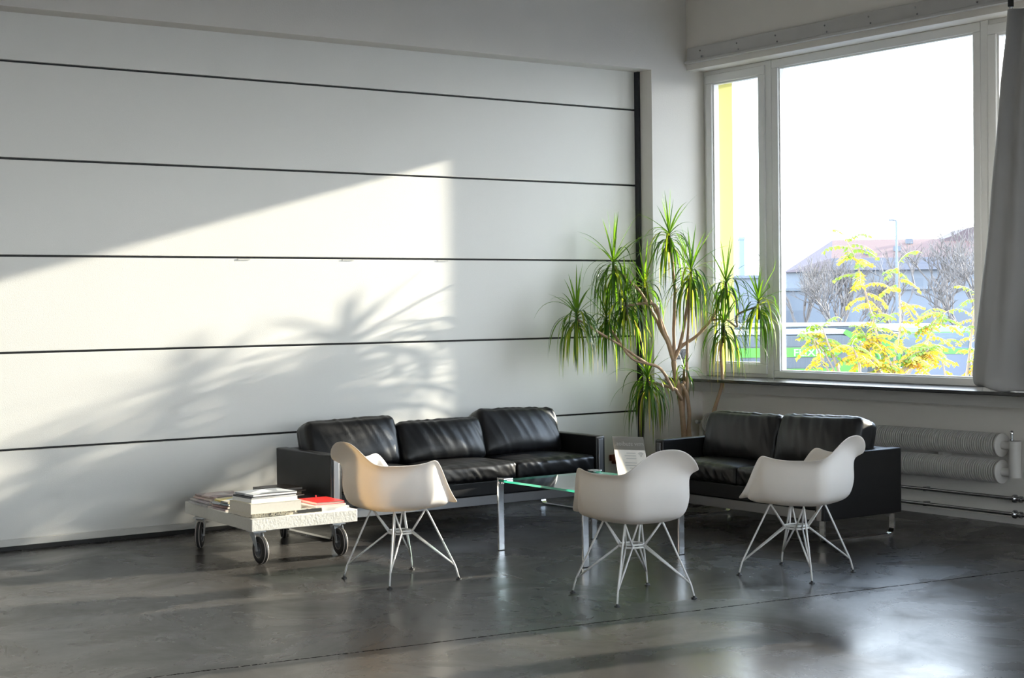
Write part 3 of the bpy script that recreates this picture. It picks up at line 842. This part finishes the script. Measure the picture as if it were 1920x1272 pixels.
# dark stack at the back by the sofa
z = ZD
for lb, c, p_, W_, D_, th, dx, dy, rz in (
        ('brown hardback at the bottom of the dark stack by the sofa arm', (.20, .13, .10), PAGES, .27, .25, .026, 0, 0, 3),
        ('thin green-grey book second in the dark stack by the sofa arm', (.16, .17, .13), PAGEB, .26, .24, .020, -.01, .0, -2),
        ('wide black book third in the dark stack by the sofa arm', (.025, .025, .03), PAGEB, .30, .25, .008, -.005, .0, 4),
        ('dark brown glossy book on top of the dark stack by the sofa arm', (.07, .045, .035), PAGEG, .25, .24, .020, -.005, .0, 6)):
    book(lb, -4.245 + dx, -.47 + dy, z, W_, D_, th, rz, bmat('dark', c, .25), p_, spine='back', cover_t=.0025, over=.001, group=GF); z += th + .0005
# flat dark album behind the red notebook
book('flat dark album lying behind the red notebook', -4.20, -.74, ZD, .28, .20, .022, 4, bmat('album', (.05, .04, .045), .3), PAGEW, spine='left', cover_t=.002, over=.003, group=GF)
# right-hand pile
book('white ring binder at the bottom of the pile under the red notebook', -4.285, -1.175, ZD, .225, .30, .019, 1, bmat('binder', (.78, .78, .80), .3), PAGEW, spine='right', cover_t=.002, over=.002, group=GF)
book('white paperback between the red notebook and the ring binder', -4.305, -1.19, ZD + .0195, .215, .29, .018, -2, bmat('paperback', (.80, .76, .74), .4), PAGES, spine='left', cover_t=.0015, over=.001, group=GF)
nb_ = book('bright red notebook with ribbon on top of the right-hand pile', -4.300, -1.185, ZD + .038, .20, .27, .018, -3, bmat('red', (.75, .02, .015), .35), mat('pink_page_edges', (.80, .55, .48), .7), spine='right', cover_t=.0025, over=.002, name='notebook', group=GF)
MB().strip([(.02, .12, .0185), (.03, .14, .022), (.035, .155, .028), (.04, .165, .02)], .008, .001, (1, 0, 0)).build('ribbon', bmat('ribbon', (.7, .02, .02)), nb_)

# ------------------------------------------------------------------ dragon tree
def build_plant():
    base = Vector((-.42, -.42, 0))
    t = thing('dragon_tree', 'tall potted plant with bare tan stems and drooping strap leaves in the corner', 'plant', base)
    MB().lathe([(0, .0), (.15, .0), (.155, .01), (.19, .30), (.20, .305), (.20, .33), (.185, .33), (.18, .30), (0, .30)], (0, 0, 0), (0, 0, 1), 32).build('pot', M['pot'], t, auto=40)
    MB().lathe([(.179, .298), (.1, .305), (0, .31)], (0, 0, 0), (0, 0, 1), 24).build('soil', M['soil'], t, smooth=True)
    rnd = random.Random(21)
    # crowns: position, leaf count, scale
    CR = CROWNS
    def stem(pts, r0, r1, name='stem'):
        n = 22; P = []; R = []
        for i in range(n):
            u = i / (n - 1); q = Vector(catmull([list(Vector(p)) for p in pts], u))
            q += Vector((noise.noise(q * 7), noise.noise(q * 7 + Vector((5, 1, 2))), 0)) * .010 * (1 if 0 < i < n - 1 else 0)
            P.append(q - base); R.append(r0 + (r1 - r0) * u + .0016 * noise.noise(q * 31))
        MB().tube(P, R, 10).build(name, M['bark'], t, smooth=True)
    S0 = (-.43, -.42, .29)
    fork = (-.495, -.36, 1.12)
    stem([S0, (-.445, -.41, .6), (-.462, -.39, .85), (-.485, -.372, 1.0), fork], .024, .022)
    def up_to(c, mid): stem([fork] + mid + [c], .017, .011)
    c = {k: Vector(v[0]) for k, v in CR.items()}
    dn = lambda k, d=.02: tuple(c[k] - Vector((0, 0, d)))
    up_to(dn(1), [(-.49, -.355, 1.28), (-.47, -.35, 1.7)])
    up_to(dn(3), [(-.455, -.39, 1.24), (-.42, -.43, 1.5)])
    up_to(dn(6), [(-.45, -.39, 1.23), (-.33, -.46, 1.33), (-.20, -.52, 1.48)])
    up_to(dn(11), [(-.52, -.34, 1.24), (-.56, -.3, 1.42)])
    up_to(dn(4), [(-.55, -.345, 1.27), (-.62, -.34, 1.44), (-.70, -.34, 1.60)])
    up_to(dn(2), [(-.55, -.33, 1.30), (-.64, -.28, 1.5), (-.76, -.22, 1.72)])
    stem([(-.45, -.43, .30), (-.40, -.44, .62), (-.43, -.45, .82), (-.47, -.42, .93)], .018, .014)
    stem([(-.47, -.42, .80), (-.55, -.46, .86), (-.60, -.47, .90), dn(9)], .014, .012)
    stem([(-.60, -.47, .88), (-.70, -.44, 1.06), (-.82, -.40, 1.11), (-.92, -.36, 1.14), (-1.0, -.34, 1.22), dn(12)], .013, .010)
    stem([(-.82, -.40, 1.11), (-.93, -.37, 1.18), (-1.0, -.33, 1.24), dn(5)], .012, .010)
    stem([(-.395, -.46, .30), (-.405, -.43, .8), (-.41, -.43, 1.2), (-.405, -.45, 1.5), dn(3, .06)], .013, .010)
    stem([(-.44, -.40, .3), (-.43, -.40, .7), dn(10)], .012, .010)
    stem([(-.34, -.50, .30), (-.26, -.55, .60), (-.19, -.58, .82), (-.15, -.58, .95), (-.16, -.57, 1.15), dn(8)], .019, .011)
    stem([(-.20, -.52, 1.46), (-.10, -.58, 1.46), (-.02, -.62, 1.40), (-.05, -.66, 1.50), dn(7)], .010, .008)
    def clampp(p):
        lim = -.012 if p.x > -.43 else .18
        if p.y > lim: p.y = lim - .002
        if p.x > .12: p.x = .12
        if p.x > -.30 and p.z < .985 and p.z > .92: p.z = .985
        return p
    for k, (pos, nl, sc) in CR.items():
        nl = int(nl * (.56 if k in (6, 7, 8) else .66))
        pos = Vector(pos); mb = MB()
        mb.tube([pos - base - Vector((0, 0, .14 * sc)), pos - base - Vector((0, 0, .05)), pos - base + Vector((0, 0, .03))], [.012, .017, .008], 8, col=(.10, .09, .05))
        for i in range(nl):
            f = i / nl                                   # 0 young (upright) .. 1 old (hanging)
            az = i * 2.39996 + rnd.uniform(-.3, .3)
            if f < .20:                                   # young, upright to arching
                q_ = f / .20
                L = sc * rnd.uniform(.30, .45); el = 1.5 - 1.0 * q_ + rnd.uniform(-.12, .12); droop = .15 + .9 * q_ * rnd.random()
            else:                                        # the hanging skirt
                q_ = (f - .20) / .80
                L = sc * rnd.uniform(.34, .55); el = .85 - 1.35 * q_ + rnd.uniform(-.3, .3); droop = rnd.uniform(2.2, 4.6)
                if rnd.random() < .12: droop *= .4
            wd = rnd.uniform(.014, .022) * (1 if sc > .7 else .8)
            p = pos + Vector((0, 0, .04 - .13 * f * sc)); d = Vector((math.cos(az) * math.cos(el), math.sin(az) * math.cos(el), math.sin(el)))
            n = 10; cl = []; seg = L / n
            for j in range(n + 1):
                cl.append(clampp(p.copy()))
                u = j / n
                d = (d + Vector((0, 0, -1)) * droop * seg * (2.0 + 5.5 * u)).normalized()
                p = p + d * seg
            g = rnd.random()
            if f > .86 and g < .35: col = (.42, .35, .18)
            elif g < .55: col = (.030, .075, .016)
            elif g < .82: col = (.06, .13, .02)
            else: col = (.17, .22, .035)
            if f < .15: col = (.065, .14, .018)
            v = []; fc = []
            for j, q in enumerate(cl):
                tdir = (cl[min(j + 1, n)] - cl[max(j - 1, 0)])
                tdir = tdir.normalized() if tdir.length > 1e-6 else Vector((0, 0, -1))
                side = tdir.cross(Vector((math.sin(az), -math.cos(az), .01))).cross(tdir).normalized()
                u = j / n
                hw = wd * (min(1, .45 + u * 3) * (1 - u ** 2.2) + .04) * .5
                nr = side.cross(tdir).normalized()
                v += [q - side * hw + nr * hw * .35 - base, q - base, q + side * hw + nr * hw * .35 - base]
            for j in range(n):
                a = j * 3
                fc += [(a, a + 1, a + 4, a + 3), (a + 1, a + 2, a + 5, a + 4)]
            mb.add(v, fc, 0, col)
        mb.build('leaf_crown', M['leaf'], t, smooth=True, fixn=False, colattr=True)
CROWNS = {
    1: ((-.508, -.333, 2.159), 95, .92), 2: ((-.93, -.11, 1.925), 100, 1.05), 3: ((-.40, -.48, 1.855), 110, 1.02),
    4: ((-.90, -.23, 1.603), 100, 1.0), 5: ((-1.36, -.16, 1.503), 105, .95), 6: ((-.16, -.64, 1.749), 85, .85),
    7: ((-.02, -.88, 1.588), 100, .92), 8: ((-.17, -.62, 1.402), 95, .98), 9: ((-.74, -.31, .972), 110, .98),
    10: ((-.418, -.401, 1.02), 30, .55), 11: ((-.66, -.19, 1.739), 70, .9), 12: ((-1.02, -.12, 1.471), 75, .9)}
build_plant()

# ------------------------------------------------------------------ the street outside
EF = Vector((.5815, .8135, 0)); ER = Vector((.8135, -.5815, 0))
def out(lat, fwd, z): return Vector((CAM.x, CAM.y, 0)) + ER * lat + EF * fwd + Vector((0, 0, z))
RZ = math.atan2(ER.y, ER.x)
GZ = -3.2
ox = mat('pale_asphalt', (.13, .13, .135), .9)
struct('ground', MB().box(-60, -60, GZ - .2, 260, 260, GZ), ox)
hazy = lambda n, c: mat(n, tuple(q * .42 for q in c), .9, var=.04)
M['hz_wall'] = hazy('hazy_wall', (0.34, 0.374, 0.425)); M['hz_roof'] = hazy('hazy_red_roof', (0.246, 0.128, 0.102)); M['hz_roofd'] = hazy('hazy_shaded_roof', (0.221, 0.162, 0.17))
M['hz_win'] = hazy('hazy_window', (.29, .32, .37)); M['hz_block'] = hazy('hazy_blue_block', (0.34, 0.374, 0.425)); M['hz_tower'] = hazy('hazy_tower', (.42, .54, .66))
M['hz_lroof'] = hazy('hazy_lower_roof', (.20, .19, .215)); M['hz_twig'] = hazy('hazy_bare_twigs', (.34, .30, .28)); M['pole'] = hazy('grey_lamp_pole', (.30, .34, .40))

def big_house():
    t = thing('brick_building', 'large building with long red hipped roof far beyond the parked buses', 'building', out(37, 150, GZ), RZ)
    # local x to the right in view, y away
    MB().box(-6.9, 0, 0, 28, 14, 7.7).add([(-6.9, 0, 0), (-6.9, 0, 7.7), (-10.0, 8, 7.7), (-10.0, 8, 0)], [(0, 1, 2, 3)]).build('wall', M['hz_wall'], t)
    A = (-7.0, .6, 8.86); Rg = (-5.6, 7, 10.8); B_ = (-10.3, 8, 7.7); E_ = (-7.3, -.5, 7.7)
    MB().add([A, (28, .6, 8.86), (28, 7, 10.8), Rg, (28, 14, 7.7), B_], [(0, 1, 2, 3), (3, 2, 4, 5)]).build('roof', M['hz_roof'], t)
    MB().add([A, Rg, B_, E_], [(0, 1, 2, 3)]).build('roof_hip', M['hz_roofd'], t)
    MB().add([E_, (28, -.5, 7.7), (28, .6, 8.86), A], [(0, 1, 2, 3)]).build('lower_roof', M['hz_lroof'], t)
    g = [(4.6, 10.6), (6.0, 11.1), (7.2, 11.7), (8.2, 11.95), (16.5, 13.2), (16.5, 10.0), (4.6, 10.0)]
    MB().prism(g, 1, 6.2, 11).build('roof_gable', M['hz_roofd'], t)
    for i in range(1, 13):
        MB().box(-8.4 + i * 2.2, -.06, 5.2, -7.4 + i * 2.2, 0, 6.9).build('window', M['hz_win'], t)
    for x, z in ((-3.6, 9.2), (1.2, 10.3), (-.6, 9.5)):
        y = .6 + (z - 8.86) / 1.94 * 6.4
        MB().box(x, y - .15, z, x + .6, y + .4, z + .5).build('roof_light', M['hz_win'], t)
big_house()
def block(label, lat, fwd, W, H, D, m, wins=True):
    t = thing('low_building', label, 'building', out(lat, fwd, GZ), RZ)
    MB().box(0, 0, 0, W, D, H).build('wall', m, t)
    MB().box(-.15, -.15, H, W + .15, D, H + .2).build('parapet', M['hz_wall'], t)
    if wins:
        n = int(W / 3)
        for i in range(n):
            MB().box(1 + i * 3, -.05, H * .45, 2.6 + i * 3, 0, H * .75).build('window', M['hz_win'], t)
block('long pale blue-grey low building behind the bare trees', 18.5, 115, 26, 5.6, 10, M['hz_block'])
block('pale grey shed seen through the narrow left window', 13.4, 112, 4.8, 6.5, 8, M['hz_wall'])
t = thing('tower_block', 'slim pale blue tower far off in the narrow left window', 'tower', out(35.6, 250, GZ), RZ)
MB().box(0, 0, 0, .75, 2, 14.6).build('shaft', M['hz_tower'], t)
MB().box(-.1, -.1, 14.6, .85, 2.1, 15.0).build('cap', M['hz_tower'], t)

t = thing('street_lamp', 'tall grey street lamp post standing behind the yellow tree', 'lamp post', out(21.58, 90, GZ), RZ)
MB().tube([(0, 0, 0), (0, 0, 4), (0, 0, 9.25)], [.10, .085, .06], 8).build('pole', M['pole'], t, smooth=True)
MB().tube(fillet([(0, 0, 9.2), (-.02, 0, 9.3), (-.30, 0, 9.33)], .05), .045, 8).build('arm', M['pole'], t, smooth=True)
MB().box(-.42, -.06, 9.28, -.16, .06, 9.36).build('lamp_head', M['pole'], t, bevel=.02)

# buses
BG = mat('bright_green_coach_paint', (.06, .26, .025), .35); BW = mat('white_coach_roof', (.36, .37, .39), .4)
BD = mat('tinted_coach_window', (.06, .075, .09), .2); BB = mat('black_coach_side', (.07, .08, .085), .35); BL = mat('white_lettering', (.36, .36, .36), .5)
BGY = mat('grey_coach_trim', (.25, .26, .27), .4); BBL = mat('blue_tinted_coach_window', (.08, .10, .15), .15); BRD = mat('red_marker_lamp', (.6, .03, .02), .4)
def bus(label, lat, fwd, rz, text=True, glass=None):
    """local: nose at x=0 pointing +x, body back to -12; near side is -y; roof top at z 3.8"""
    t = thing('coach', label, 'bus', out(lat, fwd, GZ), RZ + rz, 'coaches parked outside')
    W = 2.5; L = 12.0
    MB().prism([(-L, .35), (0, .35), (.02, 1.6), (-.22, 3.2), (-.5, 3.62), (-L, 3.62)], 1, 0, W).build('body', BB, t, bevel=.08, seg=3)
    MB().prism([(-L - .02, 3.62), (-.52, 3.62), (-.95, 3.79), (-L - .02, 3.79)], 1, -.02, W + .02).build('roof', BW, t, bevel=.05, seg=3)
    if glass:
        MB().box(-L, -.04, 3.36, -.5, 0, 3.64).build('roof_edge', BW, t)
        MB().box(-L + .3, -.025, 1.95, -.55, 0, 3.34).build('side_window', glass, t)
        for k in range(5): MB().box(-10 + k * 2, -.03, 1.95, -9.94 + k * 2, 0, 3.34).build('window_post', BB, t)
    else:
        MB().box(-L + .3, -.025, 3.2, -.75, 0, 3.56).build('side_window', BD, t)
        MB().prism([(-L, 2.82), (-1.25, 2.82), (-.80, 3.16), (-L, 3.14)], 1, -.035, 0).build('green_band', BG, t)
        MB().box(-L + .3, -.025, 2.42, -1.2, 0, 2.78).build('side_window', BD, t)
        MB().prism([(-L, 2.36), (-1.35, 2.40), (-.42, 2.95), (-.28, 2.95), (-.30, 2.5), (-.75, 1.9), (-L, 1.9)], 1, -.04, 0).build('green_skirt', BG, t)
    MB().prism([(-.9, 3.79), (-.5, 3.62), (-.40, 3.40), (-.62, 3.40), (-1.0, 3.66)], 1, -.03, W + .03).build('green_roof_end', BG, t)
    MB().add([(.03, .12, 1.62), (.03, W - .12, 1.62), (-.145, W - .12, 2.80), (-.145, .12, 2.80)], [(0, 1, 2, 3)]).build('windscreen', BBL, t)
    MB().add([(-.17, .12, 3.0), (-.17, W - .12, 3.0), (-.40, W - .12, 3.5), (-.40, .12, 3.5)], [(0, 1, 2, 3)]).build('windscreen', BBL, t)
    MB().add([(-.12, .1, 2.80), (-.12, W - .1, 2.80), (-.15, W - .1, 3.0), (-.15, .1, 3.0)], [(0, 1, 2, 3)]).build('nose_band', BG, t)
    for y in (.35, W - .35): MB().box(0, y - .2, .75, .06, y + .2, .95).build('headlamp', BL, t, bevel=.02)
    MB().box(.02, .05, .4, .07, W - .05, .7).build('bumper', BGY, t, bevel=.03)
    for s, y in ((-1, -.02), (1, W + .02)):
        MB().tube(fillet([(-.3, y, 2.95), (.25, y + s * .12, 2.95), (.34, y + s * .18, 2.3)], .2), .05, 8).build('mirror_arm', BG, t, smooth=True)
        MB().box(.26, y + s * .18 - .12, 1.75, .38, y + s * .18 + .12, 2.35).build('mirror', BGY, t, bevel=.03)
    for x in (-2.8, -9.0):
        MB().lathe([(0, 0), (.3, 0), (.48, .02), (.5, .06), (.5, .28), (0, .28)], (x, -.03, .5), (0, 1, 0), 24).build('wheel', M['tyre'], t, auto=40)
    if text:
        text_mesh('lettering', text, .36, BL, t, Matrix.Translation((-2.80, -.04, 2.855)) @ Matrix.Rotation(PI / 2, 4, 'X'), .01, sx=1.15)
    return t
bus('green and black coach parked side-on, white lettering on its green band', 12.95, 58, 0, 'FLIXBUS')
bus('coach facing us behind the yellow tree, blue-tinted windscreen showing', 14.6, 60, -PI / 2 - .12, False)
bus('coach with white roof and blue-tinted side windows at the right edge of the view', 29.6, 57.5, 0.0, False, BBL)
bus('farther coach with only its white roof and green end showing above the others', 18.1, 76, 0, False)

# trees
def bare_tree(label, lat, fwd, H, seed, spread=.5, kind='bare_tree'):
    rnd = random.Random(seed); t = thing(kind, label, 'tree', out(lat, fwd, GZ), RZ, 'bare trees beyond the coaches')
    tr = MB(); tw = MB()
    def br(p, d, L, r, dep):
        q = p + d * L
        m_ = p + d * L * .5 + Vector((rnd.uniform(-1, 1), rnd.uniform(-1, 1), 0)) * L * .06
        (tr if dep < 2 else tw).tube([p, m_, q], [r, r * .85, r * .68], 5 if dep < 2 else 3, cap=False)
        if dep >= 6: return
        for k in range(3 if dep < 5 else 2):
            a = rnd.uniform(0, 2 * PI); s = spread * rnd.uniform(.6, 1.3)
            nd = (d + Vector((math.cos(a) * s, math.sin(a) * s, rnd.uniform(-.05, .35)))).normalized()
            br(p + d * L * rnd.uniform(.55, 1.0), nd, L * rnd.uniform(.62, .82), r * .66, dep + 1)
    br(Vector((0, 0, 0)), Vector((rnd.uniform(-.08, .08), 0, 1)).normalized(), H * .36, H * .020, 0)
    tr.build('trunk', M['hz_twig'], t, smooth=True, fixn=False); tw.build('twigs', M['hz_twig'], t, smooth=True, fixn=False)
bare_tree('slender bare tree at the left edge of the big window pane', 17.8, 100, 8.0, 23, .38)
bare_tree('rounded bare tree in front of the left end of the red roof', 18.3, 92, 7.8, 2, .55)
bare_tree('dark bare tree just left of the tallest yellow tree', 17.3, 84, 6.8, 5, .55)
bare_tree('wide bare tree right of the lamp post', 24.4, 92, 8.9, 4, .6)
bare_tree('tall bare tree at the right end of the red roof', 22.5, 79, 8.1, 9, .6)
bare_tree('bare tree beside the lamp post, behind the yellow trees', 24.1, 100, 8.4, 12, .55)

M['ylw'] = trans_mat('autumn_leaflets', (.62, .62, .62), (.64, .60, .50), .5, .5, use_col=True)
M['ybark'] = mat('grey_brown_sapling_bark', (.33, .25, .18), .8)
def yellow_tree(label, fwd, stems, nleaf, seed, green=.15, cat='tree', u0=.36):
    """stems: list of polylines in (lat, z); compound leaves along the upper parts"""
    k_ = fwd / 22.0
    stems = [[(a * k_, b if b == GZ else 1.6 + (b - 1.6) * k_) for a, b in st] for st in stems]
    rnd = random.Random(seed); base = out(stems[0][0][0], fwd, GZ)
    t = thing('autumn_tree', label, cat, base, RZ, 'yellow autumn trees just outside the window')
    bx = stems[0][0][0]
    tr = MB(); lf = MB()
    for st in stems:
        pts = [Vector((a - bx, noise.noise(Vector((a, b, seed))) * .3, b - GZ)) for a, b in st]
        P = [Vector(catmull([list(q) for q in pts], i / 24)) for i in range(25)]
        tr.tube(P, [.028 * (1 - i / 26) + .004 for i in range(25)], 6)
        for k in range(nleaf):
            u = (k + rnd.random()) / nleaf; u = u0 + (1 - u0) * u ** .8
            p = Vector(catmull([list(q) for q in pts], u))
            a = rnd.uniform(0, 2 * PI); up = rnd.uniform(-.2, .75)
            if u > .97: up = rnd.uniform(.5, 1.5)
            d = Vector((math.cos(a), math.sin(a) * .8, up)).normalized()
            L = rnd.uniform(.22, .42); n = 7
            g = rnd.random()
            if u > .90 or g < green: base_c = (.34, .50, .05)
            elif g < .75: base_c = (.95, .76, .05)
            else: base_c = (.92, .62, .04)
            q = p.copy(); path = [q.copy()]
            for j in range(n):
                d = (d + Vector((0, 0, -.16))).normalized(); q = q + d * L / n; path.append(q.copy())
            tr.tube(path, .004, 3, cap=False)
            side = d.cross(Vector((0, 0, 1)))
            side = side.normalized() if side.length > .1 else Vector((1, 0, 0))
            for j in range(1, n + 1):
                for s in (-1, 1):
                    c0 = path[j]; w_ = rnd.uniform(.021, .030); ln = rnd.uniform(.065, .105)
                    dr = (side * s + d * .35 + Vector((0, 0, -rnd.uniform(.2, .9)))).normalized()
                    wv = dr.cross(Vector((rnd.uniform(-.5, .5), rnd.uniform(-.5, .5), 1))).normalized()
                    c = tuple(max(.01, x * rnd.uniform(.8, 1.2)) for x in base_c)
                    lf.add([c0, c0 + dr * ln * .4 + wv * w_, c0 + dr * ln, c0 + dr * ln * .4 - wv * w_], [(0, 1, 2, 3)], 0, c)
    tr.build('stem', M['ybark'], t, smooth=True, fixn=False)
    lf.build('foliage', M['ylw'], t, fixn=False, colattr=True)
def LZ(px, py, fwd): return ((px - 960) / 3016.85 * fwd, 1.6 - (py - (571 - .0122 * (px - 960))) / 3016.85 * fwd)
F = 22.0
T1 = [(5.30, GZ), (5.33, -.6), (5.25, .45), (5.20, .68), (5.02, 1.1), (4.88, 1.6), (4.72, 2.1), (4.58, 2.44)]
T2 = [(5.40, GZ), (5.40, -.2), (5.22, .70), (5.32, 1.2), (5.32, 1.7), (5.28, 2.13)]
yellow_tree('tallest yellow-leaved tree in the middle of the window, green at its tip', F, [T1, [(5.25, .3), (4.95, .75), (4.85, 1.15)], [(5.2, .5), (5.5, .75), (5.75, .95)]], 40, 3)
yellow_tree('slender yellow tree beside the lamp post, right of the tallest one', F + .8, [T2, [(5.3, .4), (5.6, .9), (5.85, 1.30), (6.0, 1.45)]], 20, 8, .3)
yellow_tree('low yellow bush at the left in front of the green coach', F - .6, [[(4.75, GZ), (4.72, -.6), (4.45, .55), (4.05, 1.22)], [(4.7, -.2), (4.5, .55), (4.32, 1.05), (4.25, 1.25)], [(4.7, 0), (4.36, .6), (4.1, 1.12)], [(4.7, .2), (4.75, .7), (4.65, 1.0)]], 9, 11, .16, 'bush', .55)
yellow_tree('sparse yellow bush at the right beside the curtain', F + 3.2, [[(6.1, GZ), (6.05, -.3), (5.95, .6), (5.85, 1.0)], [(6.05, -.2), (6.25, .6), (6.3, 1.3), (6.35, 1.65)], [(6.0, 0), (5.7, .5), (5.55, .8)], [(6.1, .1), (6.3, .55), (6.4, .8)]], 15, 14, .08, 'bush')

# ------------------------------------------------------------------ look
sc = bpy.context.scene
sc.view_settings.view_transform = 'Standard'
sc.view_settings.look = 'None'
sc.view_settings.exposure = 0.76
sc.cycles.use_denoising = True
sc.cycles.max_bounces = 10; sc.cycles.diffuse_bounces = 6; sc.cycles.transparent_max_bounces = 16
sc.cycles.caustics_reflective = False; sc.cycles.caustics_refractive = False
sc.cycles.sample_clamp_indirect = 6
